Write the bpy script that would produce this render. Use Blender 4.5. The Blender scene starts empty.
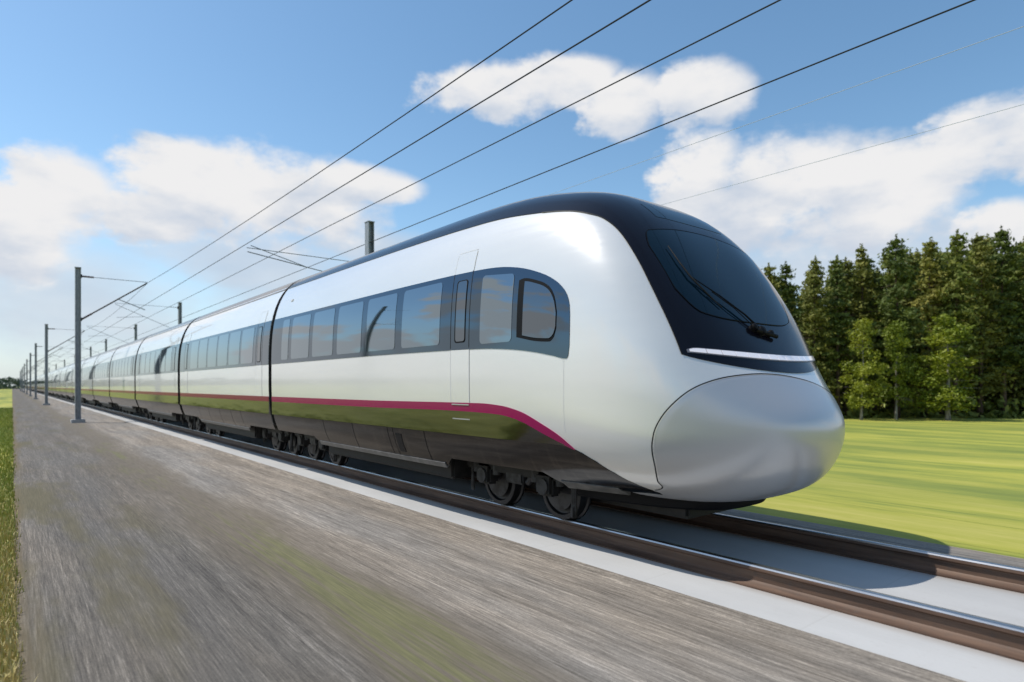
import bpy, bmesh, math, random
import numpy as np
from mathutils import Vector, Matrix
from mathutils.bvhtree import BVHTree

R = math.radians
random.seed(7)
rng = np.random.default_rng(7)
scene = bpy.context.scene
col = scene.collection

# ------------------------------------------------------------------ camera
F = 617.45; THETA = R(39); EYE = 1.42
cam = bpy.data.cameras.new('camera')
cam.sensor_width = 36; cam.lens = F / 1024 * 36
cam.shift_y = 45 / 1024
cam.clip_start = .05; cam.clip_end = 6000
camo = bpy.data.objects.new('camera', cam); col.objects.link(camo)
camo.location = (0, 0, EYE); camo.rotation_euler = (R(90), 0, -THETA)
scene.camera = camo
cam.dof.use_dof = True; cam.dof.focus_distance = 6.6; cam.dof.aperture_fstop = 1.1; cam.dof.aperture_blades = 9

# ------------------------------------------------------------------ exposure
vs = scene.view_settings
vs.view_transform = 'Standard'; vs.look = 'None'; vs.gamma = 1; vs.exposure = 0.16
vs.use_curve_mapping = False

# ------------------------------------------------------------------ sun
SUN = Vector((-.47, .45, 1.0)).normalized()
sl = bpy.data.lights.new('sun', 'SUN'); sl.energy = 3.7; sl.angle = R(.53); sl.color = (1, .95, .87)
so = bpy.data.objects.new('sun', sl); col.objects.link(so)
so.rotation_euler = (-SUN).to_track_quat('-Z', 'Y').to_euler(); so.location = (-40, 20, 60)

# ------------------------------------------------------------------ world: sky and clouds
w = bpy.data.worlds.new('World'); scene.world = w; w.use_nodes = True
nt = w.node_tree; nt.nodes.clear()
def N(t, **k):
    n = nt.nodes.new(t)
    for a, b in k.items(): setattr(n, a, b)
    return n
def put(sock, v):
    if hasattr(v, 'is_output') or isinstance(v, bpy.types.NodeSocket): nt.links.new(v, sock)
    else: sock.default_value = v
def M(op, a, b=0.0, c=0.0, clamp=False):
    n = N('ShaderNodeMath', operation=op); n.use_clamp = clamp
    put(n.inputs[0], a); put(n.inputs[1], b); put(n.inputs[2], c)
    return n.outputs[0]
def sstep(x, a, b):
    n = N('ShaderNodeMapRange', interpolation_type='SMOOTHSTEP')
    put(n.inputs['Value'], x); n.inputs['From Min'].default_value = a; n.inputs['From Max'].default_value = b
    return n.outputs[0]
def mixc(f, a, b):
    n = N('ShaderNodeMix', data_type='RGBA'); put(n.inputs[0], f); put(n.inputs[6], a); put(n.inputs[7], b)
    return n.outputs[2]
def comb(x, y, z=0.0):
    n = N('ShaderNodeCombineXYZ'); put(n.inputs[0], x); put(n.inputs[1], y); put(n.inputs[2], z); return n.outputs[0]
def noise(v, scale, detail=6, rough=.55, dist=0.0):
    n = N('ShaderNodeTexNoise'); put(n.inputs['Vector'], v); n.inputs['Scale'].default_value = scale
    n.inputs['Detail'].default_value = detail; n.inputs['Roughness'].default_value = rough
    n.inputs['Distortion'].default_value = dist
    return n.outputs[0]
tc = N('ShaderNodeTexCoord'); sep = N('ShaderNodeSeparateXYZ'); nt.links.new(tc.outputs['Generated'], sep.inputs[0])
DX, DY, DZ = sep.outputs
az = M('ARCTAN2', DX, DY); el = M('ARCSINE', DZ)
sky = N('ShaderNodeTexSky', sky_type='NISHITA'); sky.sun_disc = False
sky.sun_elevation = math.asin(SUN.z); sky.sun_rotation = math.atan2(SUN.x, SUN.y) % (2*math.pi)
sky.air_density = 1.0; sky.dust_density = .6; sky.ozone_density = 1.2; sky.altitude = 100
hs = N('ShaderNodeHueSaturation'); nt.links.new(sky.outputs[0], hs.inputs['Color'])
hs.inputs['Saturation'].default_value = 1.12; hs.inputs['Hue'].default_value = .491; hs.inputs['Value'].default_value = 1.0
def pix(px, py):
    a = THETA + math.atan((px-512)/F)
    return a, math.atan((386-py)/F*math.cos(a-THETA))
def blob(px, py, rx, ry, warp_a, warp_e):
    a, e = pix(px, py); a0, _ = pix(px-rx, py); a1, _ = pix(px+rx, py); _, e0 = pix(px, py+ry); _, e1 = pix(px, py-ry)
    u = M('MULTIPLY', M('SUBTRACT', warp_a, a), 2/(a1-a0)); v = M('MULTIPLY', M('SUBTRACT', warp_e, e), 2/(e1-e0))
    q = M('SUBTRACT', 1.0, M('ADD', M('MULTIPLY', u, u), M('MULTIPLY', v, v)))
    return q, v
vec = comb(az, M('MULTIPLY', el, 1.5))
n_big = noise(vec, 7, 7, .56); n_fine = noise(vec, 22, 6, .6); n_sh = noise(comb(M('ADD', az, .35), M('MULTIPLY', el, 2.2)), 9, 5, .5)
wa = M('ADD', az, M('MULTIPLY', M('SUBTRACT', n_fine, .5), .06)); we = M('ADD', el, M('MULTIPLY', M('SUBTRACT', n_big, .5), .05))
hard = [(205, 186, 108, 48), (275, 198, 120, 54), (345, 184, 78, 24), (60, 196, 80, 50), (10, 225, 90, 60), (140, 215, 70, 30), (500, 92, 80, 30), (560, 82, 70, 30),
        (622, 105, 48, 40), (700, 95, 58, 38), (700, 180, 52, 54), (770, 196, 112, 62), (865, 198, 122, 58), (985, 150, 88, 50), (1060, 140, 90, 60),
        (1000, 224, 54, 26), (1090, 215, 80, 44)]
soft = [(60, 300, 190, 75), (250, 262, 150, 36), (360, 246, 90, 22), (165, 141, 42, 7), (860, 262, 260, 52), (700, 235, 120, 40), (420, 300, 250, 60)]
acc = None; vsum = None; wsum = None
for b in hard:
    q, v = blob(*b, wa, we)
    acc = q if acc is None else M('MAXIMUM', acc, q)
    wq = M('MAXIMUM', q, 0.0); vs_ = M('MULTIPLY', wq, v)
    vsum = vs_ if vsum is None else M('ADD', vsum, vs_); wsum = wq if wsum is None else M('ADD', wsum, wq)
vpos = M('DIVIDE', vsum, M('ADD', wsum, .05))
# everywhere outside the photographed part of the sky: cumulus from noise alone
c_az = M('ABSOLUTE', M('SUBTRACT', az, R(37)))
outside = sstep(c_az, R(46), R(54))
n_cov = noise(comb(M('MULTIPLY', az, .8), M('MULTIPLY', el, 1.7), 3.3), 6.5, 8, .55)
gen = M('MULTIPLY', M('SUBTRACT', n_cov, .49), 9.0)
gen = M('SUBTRACT', gen, M('MULTIPLY', sstep(el, .16, .6), 4.0))
gen = M('ADD', gen, M('MULTIPLY', M('SUBTRACT', 1.0, sstep(M('ABSOLUTE', M('SUBTRACT', el, .09)), .03, .10)), .15))
gen = M('SUBTRACT', M('MULTIPLY', gen, outside), M('MULTIPLY', M('SUBTRACT', 1.0, outside), 4.0))
field = M('MAXIMUM', M('MAXIMUM', acc, -2.0), gen)
field = M('ADD', field, M('MULTIPLY', M('SUBTRACT', n_big, .5), 2.3))
field = M('ADD', field, M('MULTIPLY', M('SUBTRACT', n_fine, .5), 1.2))
m_hard = sstep(field, -.24, .62)
sacc = None
for b in soft:
    q, v = blob(*b, wa, we); sacc = q if sacc is None else M('MAXIMUM', sacc, q)
sfield = M('ADD', sacc, M('MULTIPLY', M('SUBTRACT', n_big, .5), 1.6))
m_soft = M('MULTIPLY', sstep(sfield, -.2, 1.1), .85)
horizon = M('MULTIPLY', M('SUBTRACT', 1.0, sstep(el, -.02, .20)), .68)
lum = M('ADD', M('ADD', .60, M('MULTIPLY', vpos, .50)), M('MULTIPLY', M('SUBTRACT', n_sh, .5), 2.0))
lum = M('ADD', lum, M('MULTIPLY', M('SUBTRACT', n_fine, .5), .5))
lum = M('ADD', lum, M('MULTIPLY', outside, .42))
lum = sstep(lum, -.05, .85)
CB = .86
cloud_c = mixc(lum, (.60*CB, .67*CB, .78*CB, 1), (.90*CB, .895*CB, .90*CB, 1))
soft_c = mixc(n_sh, (.42, .51, .63, 1), (.68, .71, .75, 1))
bg_sky = N('ShaderNodeBackground'); nt.links.new(hs.outputs[0], bg_sky.inputs[0]); bg_sky.inputs[1].default_value = .15
bg_soft = N('ShaderNodeBackground'); nt.links.new(soft_c, bg_soft.inputs[0]); bg_soft.inputs[1].default_value = 1.0
bg_cl = N('ShaderNodeBackground'); nt.links.new(cloud_c, bg_cl.inputs[0]); bg_cl.inputs[1].default_value = 1.0
bg_hz = N('ShaderNodeBackground'); bg_hz.inputs[0].default_value = (.46, .60, .72, 1)
def mixs(f, a, b):
    n = N('ShaderNodeMixShader'); put(n.inputs[0], f); nt.links.new(a, n.inputs[1]); nt.links.new(b, n.inputs[2]); return n.outputs[0]
sh = mixs(horizon, bg_sky.outputs[0], bg_hz.outputs[0])
sh = mixs(m_soft, sh, bg_soft.outputs[0])
sh = mixs(m_hard, sh, bg_cl.outputs[0])
wo = N('ShaderNodeOutputWorld'); nt.links.new(sh, wo.inputs[0])
w.cycles.sampling_method = 'MANUAL'; w.cycles.sample_map_resolution = 1024

# ------------------------------------------------------------------ material helper
MATS = {}
def mat(name, base=(.5, .5, .5), rough=.5, metal=0.0, coat=0.0, ior=1.5, spec=None, build=None, emis=None):
    m = bpy.data.materials.new(name); m.use_nodes = True
    t = m.node_tree; b = t.nodes['Principled BSDF']
    b.inputs['Base Color'].default_value = (*base, 1); b.inputs['Roughness'].default_value = rough
    b.inputs['Metallic'].default_value = metal; b.inputs['Coat Weight'].default_value = coat
    b.inputs['Coat Roughness'].default_value = .03; b.inputs['IOR'].default_value = ior
    if spec is not None: b.inputs['Specular IOR Level'].default_value = spec
    if emis: b.inputs['Emission Color'].default_value = (*emis[:3], 1); b.inputs['Emission Strength'].default_value = emis[3]
    if build: build(t, b)
    MATS[name] = m
    return m
class NT:
    """node building helper for surfaces"""
    def __init__(s, t): s.t = t
    def n(s, typ, **k):
        n = s.t.nodes.new(typ)
        for a, b in k.items(): setattr(n, a, b)
        return n
    def put(s, sock, v):
        if isinstance(v, bpy.types.NodeSocket): s.t.links.new(v, sock)
        else: sock.default_value = v
    def math(s, op, a, b=0.0, clamp=False):
        n = s.n('ShaderNodeMath', operation=op); n.use_clamp = clamp; s.put(n.inputs[0], a); s.put(n.inputs[1], b); return n.outputs[0]
    def pos(s, sx=1, sy=1, sz=1, off=(0, 0, 0), obj=False):
        if obj: o = s.n('ShaderNodeTexCoord').outputs['Object']
        else: o = s.n('ShaderNodeNewGeometry').outputs['Position']
        m = s.n('ShaderNodeMapping'); s.put(m.inputs['Vector'], o); m.inputs['Scale'].default_value = (sx, sy, sz); m.inputs['Location'].default_value = off
        return m.outputs[0]
    def noise(s, v, scale=1, detail=4, rough=.55):
        n = s.n('ShaderNodeTexNoise'); s.put(n.inputs['Vector'], v); n.inputs['Scale'].default_value = scale
        n.inputs['Detail'].default_value = detail; n.inputs['Roughness'].default_value = rough; return n.outputs[0]
    def step(s, x, a, b):
        n = s.n('ShaderNodeMapRange', interpolation_type='SMOOTHSTEP'); s.put(n.inputs['Value'], x)
        n.inputs['From Min'].default_value = a; n.inputs['From Max'].default_value = b; return n.outputs[0]
    def mix(s, f, a, b):
        n = s.n('ShaderNodeMix', data_type='RGBA'); s.put(n.inputs[0], f)
        for i, c in ((6, a), (7, b)):
            s.put(n.inputs[i], c if isinstance(c, bpy.types.NodeSocket) else (*c, 1))
        return n.outputs[2]
    def bump(s, b, h, strength=.3, dist=.02):
        n = s.n('ShaderNodeBump'); s.put(n.inputs['Height'], h); n.inputs['Strength'].default_value = strength; n.inputs['Distance'].default_value = dist
        s.t.links.new(n.outputs[0], b.inputs['Normal'])
    def sepx(s, v):
        n = s.n('ShaderNodeSeparateXYZ'); s.put(n.inputs[0], v); return n.outputs
    def ramp(s, f, stops):
        n = s.n('ShaderNodeValToRGB'); s.put(n.inputs[0], f); e = n.color_ramp.elements
        while len(e) < len(stops): e.new(.5)
        for i, (p, c) in enumerate(stops): e[i].position = p; e[i].color = (*c, 1)
        return n.outputs[0]

def b_paint(t, b):
    h = NT(t); f = h.noise(h.pos(.5, .35, 2.0), 1.3, 5); g = h.noise(h.pos(1, .3, 9), 2.5, 4)
    c = h.mix(h.step(f, .3, .75), (.745, .73, .715), (.70, .69, .68))
    t.links.new(c, b.inputs['Base Color'])
    t.links.new(h.math('ADD', .16, h.math('MULTIPLY', g, .14)), b.inputs['Roughness'])
def b_hatch(t, b):
    h = NT(t); g = h.noise(h.pos(2, 2, 5), 2, 5)
    t.links.new(h.math('ADD', .27, h.math('MULTIPLY', g, .06)), b.inputs['Roughness'])
def b_skirt(t, b):
    h = NT(t); f = h.noise(h.pos(1, .35, 6), 2.2, 6, .62); g = h.noise(h.pos(1, 6, 1.2), 1.7, 5)
    c = h.mix(h.step(f, .35, .75), (.045, .045, .047), (.105, .102, .10))
    c = h.mix(h.math('MULTIPLY', h.step(g, .5, .8), .5), c, (.15, .14, .13))
    t.links.new(c, b.inputs['Base Color'])
    t.links.new(h.math('ADD', .07, h.math('MULTIPLY', f, .16)), b.inputs['Roughness'])
def b_upper(t, b):
    h = NT(t); n = h.noise(h.pos(1, .35, 5), 1.6, 5); k = h.noise(h.pos(.2, .7, 3), 1.5, 2)
    t.links.new(h.mix(h.step(n, .3, .75), (.125, .123, .12), (.205, .20, .19)), b.inputs['Base Color'])
    t.links.new(h.math('ADD', .05, h.math('MULTIPLY', n, .14)), b.inputs['Roughness']); h.bump(b, k, .10, .05)
def b_grime(base, dirt, r0=.45):
    def f(t, b):
        h = NT(t); n = h.noise(h.pos(), 9, 6, .62)
        t.links.new(h.mix(h.step(n, .38, .72), base, dirt), b.inputs['Base Color'])
        t.links.new(h.math('ADD', r0, h.math('MULTIPLY', n, .3)), b.inputs['Roughness'])
        h.bump(b, n, .15, .01)
    return f
def b_rail(t, b):
    h = NT(t); n = h.noise(h.pos(14, .8, 14), 1.5, 6, .6); k = h.noise(h.pos(5, 7, 5), 3, 5)
    c = h.mix(h.step(n, .3, .7), (.06, .032, .02), (.135, .08, .052)); c = h.mix(h.math('MULTIPLY', h.step(k, .5, .8), .6), c, (.075, .055, .044))
    t.links.new(c, b.inputs['Base Color']); h.bump(b, k, .25, .004)
def b_railtop(t, b):
    h = NT(t); n = h.noise(h.pos(60, .5, 1), 2, 5)
    t.links.new(h.mix(n, (.30, .29, .28), (.62, .61, .60)), b.inputs['Base Color'])
    t.links.new(h.math('ADD', .12, h.math('MULTIPLY', n, .3)), b.inputs['Roughness'])
def b_slab(t, b):
    h = NT(t); st = h.noise(h.pos(22, .9, 1), 1, 6, .6); bg = h.noise(h.pos(.9, .35, 1), 1.4, 5); fi = h.noise(h.pos(1, .4, 1), 60, 4)
    c = h.mix(h.step(bg, .3, .7), (.345, .342, .335), (.425, .42, .41)); c = h.mix(h.math('MULTIPLY', h.step(st, .5, .85), .4), c, (.38, .365, .34))
    c = h.mix(h.math('MULTIPLY', h.step(fi, .55, .75), .3), c, (.33, .31, .29))
    y = h.sepx(h.pos())[1]; jy = h.math('ABSOLUTE', h.math('SUBTRACT', h.math('FRACT', h.math('DIVIDE', y, 1.3)), .5)); jn = h.math('SUBTRACT', 1.0, h.step(jy, .003, .009))
    c = h.mix(h.math('MULTIPLY', jn, .16), c, (.24, .23, .21))
    tone = h.n('ShaderNodeTexWhiteNoise', noise_dimensions='1D'); h.put(tone.inputs['W'], h.math('FLOOR', h.math('ADD', h.math('DIVIDE', y, 1.3), .5)))
    c = h.mix(h.math('MULTIPLY', tone.outputs[0], .28), c, (.40, .39, .375))
    # rust dust that spreads from the rails
    x = h.sepx(h.pos())[0]
    for rx in (4.60, 6.10):
        d = h.math('ABSOLUTE', h.math('SUBTRACT', x, rx)); f = h.math('SUBTRACT', 1.0, h.step(d, .07, .20))
        c = h.mix(h.math('MULTIPLY', f, .45), c, (.24, .19, .15))
    t.links.new(c, b.inputs['Base Color']); h.bump(b, h.math('ADD', st, fi), .2, .006)
def b_gravel(t, b):
    h = NT(t)
    x = h.sepx(h.pos())[0]
    s1 = h.noise(h.pos(24, .45, 1), 1, 6, .6); s2 = h.noise(h.pos(75, 2.2, 1), 1, 6, .68); s3 = h.noise(h.pos(5, .25, 1, (3, 1, 0)), 1, 5, .55)
    s4 = h.noise(h.pos(210, 7, 1, (9, 1, 0)), 1, 4, .7); gr = h.noise(h.pos(90, 40, 1), 1, 3, .6)
    big = h.noise(h.pos(.9, .22, 1), 1, 4); big2 = h.noise(h.pos(1.5, .3, 1, (7, 3, 0)), 1, 4)
    v = h.math('ADD', h.math('MULTIPLY', s1, .16), h.math('ADD', h.math('MULTIPLY', s2, .36), h.math('ADD', h.math('MULTIPLY', s3, .16), h.math('ADD', h.math('MULTIPLY', s4, .24), h.math('MULTIPLY', gr, .12)))))
    c = h.ramp(v, [(.39, (.045, .038, .031)), (.475, (.128, .115, .101)), (.55, (.222, .201, .176)), (.645, (.46, .42, .375))])
    warm = h.mix(h.step(big, .35, .65), (.98, .985, .99), (1.06, .99, .90))
    mm = h.n('ShaderNodeMix', data_type='RGBA', blend_type='MULTIPLY'); mm.inputs[0].default_value = 1; h.put(mm.inputs[6], c); h.put(mm.inputs[7], warm); c = mm.outputs[2]
    dry = h.math('MULTIPLY', h.math('MULTIPLY', h.step(big2, .48, .66), h.math('SUBTRACT', 1.0, h.step(x, .9, 1.6))), .85)
    c = h.mix(dry, c, h.mix(s2, (.07, .06, .022), (.24, .20, .09)))
    # worn, muddy and mossy band down the middle
    wob = h.math('MULTIPLY', h.math('SUBTRACT', big2, .5), 1.1)
    d = h.math('ABSOLUTE', h.math('SUBTRACT', h.math('ADD', x, wob), 2.0))
    mud = h.math('MULTIPLY', h.math('SUBTRACT', 1.0, h.step(d, .12, .68)), .9)
    c = h.mix(mud, c, h.mix(s2, (.03, .024, .017), (.22, .18, .13)))
    moss = h.math('MULTIPLY', h.math('SUBTRACT', 1.0, h.step(h.math('ADD', d, h.math('MULTIPLY', h.math('SUBTRACT', s2, .5), .35)), .03, .34)), h.step(h.math('ADD', h.math('ADD', big, h.math('MULTIPLY', h.math('SUBTRACT', s1, .5), .9)), h.math('MULTIPLY', h.math('SUBTRACT', 1.0, h.step(h.sepx(h.pos())[1], 3.5, 8)), .16)), .52, .70))
    c = h.mix(h.math('MULTIPLY', moss, .66), c, h.mix(s2, (.022, .028, .008), (.235, .235, .075)))
    # dry grass litter along the verge
    e = h.math('ADD', x, h.math('MULTIPLY', h.math('SUBTRACT', s3, .5), .5))
    edge = h.math('SUBTRACT', 1.0, h.step(e, .02, .22))
    c = h.mix(h.math('MULTIPLY', edge, .8), c, h.mix(s1, (.12, .085, .035), (.30, .22, .09)))
    dark = h.math('SUBTRACT', 1.0, h.step(h.math('ADD', x, h.math('MULTIPLY', wob, .5)), 1.2, 2.1))
    mm = h.n('ShaderNodeMix', data_type='RGBA', blend_type='MULTIPLY'); h.put(mm.inputs[0], h.math('MULTIPLY', dark, .8)); h.put(mm.inputs[6], c); mm.inputs[7].default_value = (.46, .45, .43, 1); c = mm.outputs[2]
    # darker damp tracks nearer the verge
    d2 = h.math('ABSOLUTE', h.math('SUBTRACT', h.math('ADD', x, h.math('MULTIPLY', wob, .3)), .85))
    c = h.mix(h.math('MULTIPLY', h.math('SUBTRACT', 1.0, h.step(d2, .1, .55)), .22), c, (.09, .082, .075))
    t.links.new(c, b.inputs['Base Color']); h.bump(b, v, .45, .012)
def b_grass(t, b):
    h = NT(t)
    s1 = h.noise(h.pos(.6, .10, 1), 1, 3, .5); s2 = h.noise(h.pos(4, .8, 1), 1, 4, .6); s3 = h.noise(h.pos(24, 5, 1), 1, 4, .6); bg = h.noise(h.pos(.12, .03, 1), 1, 4)
    v = h.math('ADD', h.math('MULTIPLY', s1, .62), h.math('ADD', h.math('MULTIPLY', s2, .26), h.math('MULTIPLY', s3, .12)))
    c = h.ramp(v, [(.35, (.13, .165, .022)), (.47, (.235, .265, .034)), (.56, (.37, .355, .045)), (.68, (.50, .44, .10))])
    c = h.mix(h.math('MULTIPLY', h.step(bg, .4, .7), .35), c, (.12, .16, .026))
    px = h.sepx(h.pos()); tan = h.math('MULTIPLY', h.math('MULTIPLY', h.step(h.math('ADD', px[0], h.math('MULTIPLY', s2, .8)), -1.1, .1), h.math('SUBTRACT', 1.0, h.step(px[0], .3, .6))), h.math('SUBTRACT', 1.0, h.step(px[1], 6, 24)))
    c = h.mix(h.math('MULTIPLY', tan, .85), c, h.mix(s3, (.16, .12, .045), (.36, .27, .11)))
    t.links.new(c, b.inputs['Base Color']); h.bump(b, v, .22, .05)
def b_leaf(c0, c1, c2, trans=.25):
    def f(t, b):
        h = NT(t); oi = h.n('ShaderNodeObjectInfo').outputs['Random']
        n = h.noise(h.pos(1, 1, 1), .55, 3); n2 = h.noise(h.pos(1, 1, 1), 5, 2)
        v = h.math('ADD', h.math('MULTIPLY', n, .55), h.math('ADD', h.math('MULTIPLY', oi, .28), h.math('MULTIPLY', n2, .3)))
        c = h.ramp(v, [(.32, c0), (.55, c1), (.80, c2)])
        t.links.new(c, b.inputs['Base Color'])
        tr = h.n('ShaderNodeBsdfTranslucent'); t.links.new(c, tr.inputs[0])
        mx = h.n('ShaderNodeMixShader'); mx.inputs[0].default_value = trans
        t.links.new(b.outputs[0], mx.inputs[1]); t.links.new(tr.outputs[0], mx.inputs[2])
        t.links.new(mx.outputs[0], t.nodes['Material Output'].inputs[0])
    return f
def b_bark(c0, c1):
    def f(t, b):
        h = NT(t); n = h.noise(h.pos(3, 3, .8), 4, 6, .65)
        t.links.new(h.mix(h.step(n, .3, .7), c0, c1), b.inputs['Base Color']); h.bump(b, n, .6, .05)
    return f
def b_blade(t, b):
    h = NT(t); at = h.n('ShaderNodeAttribute', attribute_name='tint')
    c = h.ramp(at.outputs['Fac'], [(0, (.13, .18, .02)), (.45, (.29, .33, .05)), (.7, (.44, .38, .11)), (1, (.58, .46, .20))])
    t.links.new(c, b.inputs['Base Color'])
def b_galv(t, b):
    h = NT(t); n = h.noise(h.pos(4, 4, 1.2), 5, 6, .6)
    t.links.new(h.mix(h.step(n, .3, .7), (.22, .235, .25), (.36, .375, .39)), b.inputs['Base Color'])
    t.links.new(h.math('ADD', .35, h.math('MULTIPLY', n, .3)), b.inputs['Roughness'])

mat('white_paint', rough=.2, coat=.6, build=b_paint)
mat('silver_shade_paint', (.49, .49, .505), rough=.3, metal=.4, coat=.3, build=b_hatch)  # greyer base paints the shaded nose front into the hatch; also sill plates
MATS['silver_shade_paint'].node_tree.nodes['Principled BSDF'].inputs['Coat Roughness'].default_value = .12
mat('pearl_paint', rough=.2, metal=.22, coat=.8, build=b_paint)
MATS['pearl_paint'].node_tree.nodes['Principled BSDF'].inputs['Coat Roughness'].default_value = .08
mat('navy_gloss', (.006, .0055, .009), rough=.16, coat=.15, ior=1.4, spec=.30)
mat('windscreen', (.002, .010, .018), rough=.04, coat=.1, ior=1.45, spec=.3)
mat('band_glass', (.085, .115, .145), rough=.05, metal=1.0)
mat('pane_glass', (.205, .25, .285), rough=.025, metal=1.0)
mat('cab_glass', (.14, .16, .18), rough=.02, metal=1.0)
mat('magenta_paint', (.26, .001, .075), rough=.25, coat=.1)
mat('red_paint', (.20, .003, .038), rough=.3, coat=.05)
mat('skirt', rough=.15, metal=1.0, build=b_skirt)
mat('upper_skirt', (.19, .185, .18), rough=.07, metal=1.0, build=b_upper)
mat('skirt_lip', (.16, .155, .15), rough=.3, build=b_grime((.09, .089, .087), (.17, .165, .16), .25))  # lighter grey puts the angled lip's brighter reflection into the colour
mat('black_rubber', (.005, .005, .006), rough=.6, spec=.15)
mat('seam_black', (.010, .010, .012), rough=.5, spec=.2)
mat('seam_grey', (.56, .56, .565), rough=.4)
mat('under_metal', (.05, .048, .045), rough=.55, metal=.3, build=b_grime((.007, .007, .007), (.024, .021, .019)))
mat('light_steel', (.32, .31, .30), rough=.4, metal=.6, build=b_grime((.05, .05, .053), (.02, .018, .016), .35))
mat('wheel_steel', (.04, .04, .043), rough=.4, metal=.8)
mat('lamp_lens', (.72, .70, .75), rough=.12, coat=1, emis=(1, .95, 1, .24))
mat('lamp_divider', (.16, .16, .19), rough=.3)
mat('rail_rust', rough=.62, metal=.15, build=b_rail)
mat('rail_top', rough=.2, metal=.95, build=b_railtop)
mat('concrete', rough=.8, build=b_slab)
mat('gravel', rough=.92, build=b_gravel)
mat('field', rough=.9, build=b_grass)
mat('needles', rough=.75, build=b_leaf((.040, .066, .009), (.125, .16, .022), (.30, .285, .045), .2))
mat('needles_warm', rough=.75, build=b_leaf((.058, .070, .010), (.165, .175, .026), (.33, .30, .055), .2))
mat('leaves', rough=.6, build=b_leaf((.08, .12, .008), (.19, .24, .015), (.37, .37, .03), .3))
mat('leaves_far', rough=.8, build=b_leaf((.03, .05, .035), (.05, .075, .05), (.07, .10, .06), .15))
mat('bark', rough=.9, build=b_bark((.045, .030, .020), (.15, .095, .06)))
mat('pale_bark', rough=.85, build=b_bark((.12, .11, .09), (.34, .31, .27)))
mat('blade', rough=.7, build=b_blade)
mat('galvanised', rough=.5, metal=.35, build=b_galv)
mat('wire', (.02, .022, .026), rough=.5, metal=.5)
mat('wire_pale', (.42, .48, .56), rough=.5, metal=.2)
mat('insulator', (.10, .05, .04), rough=.25)

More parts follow.
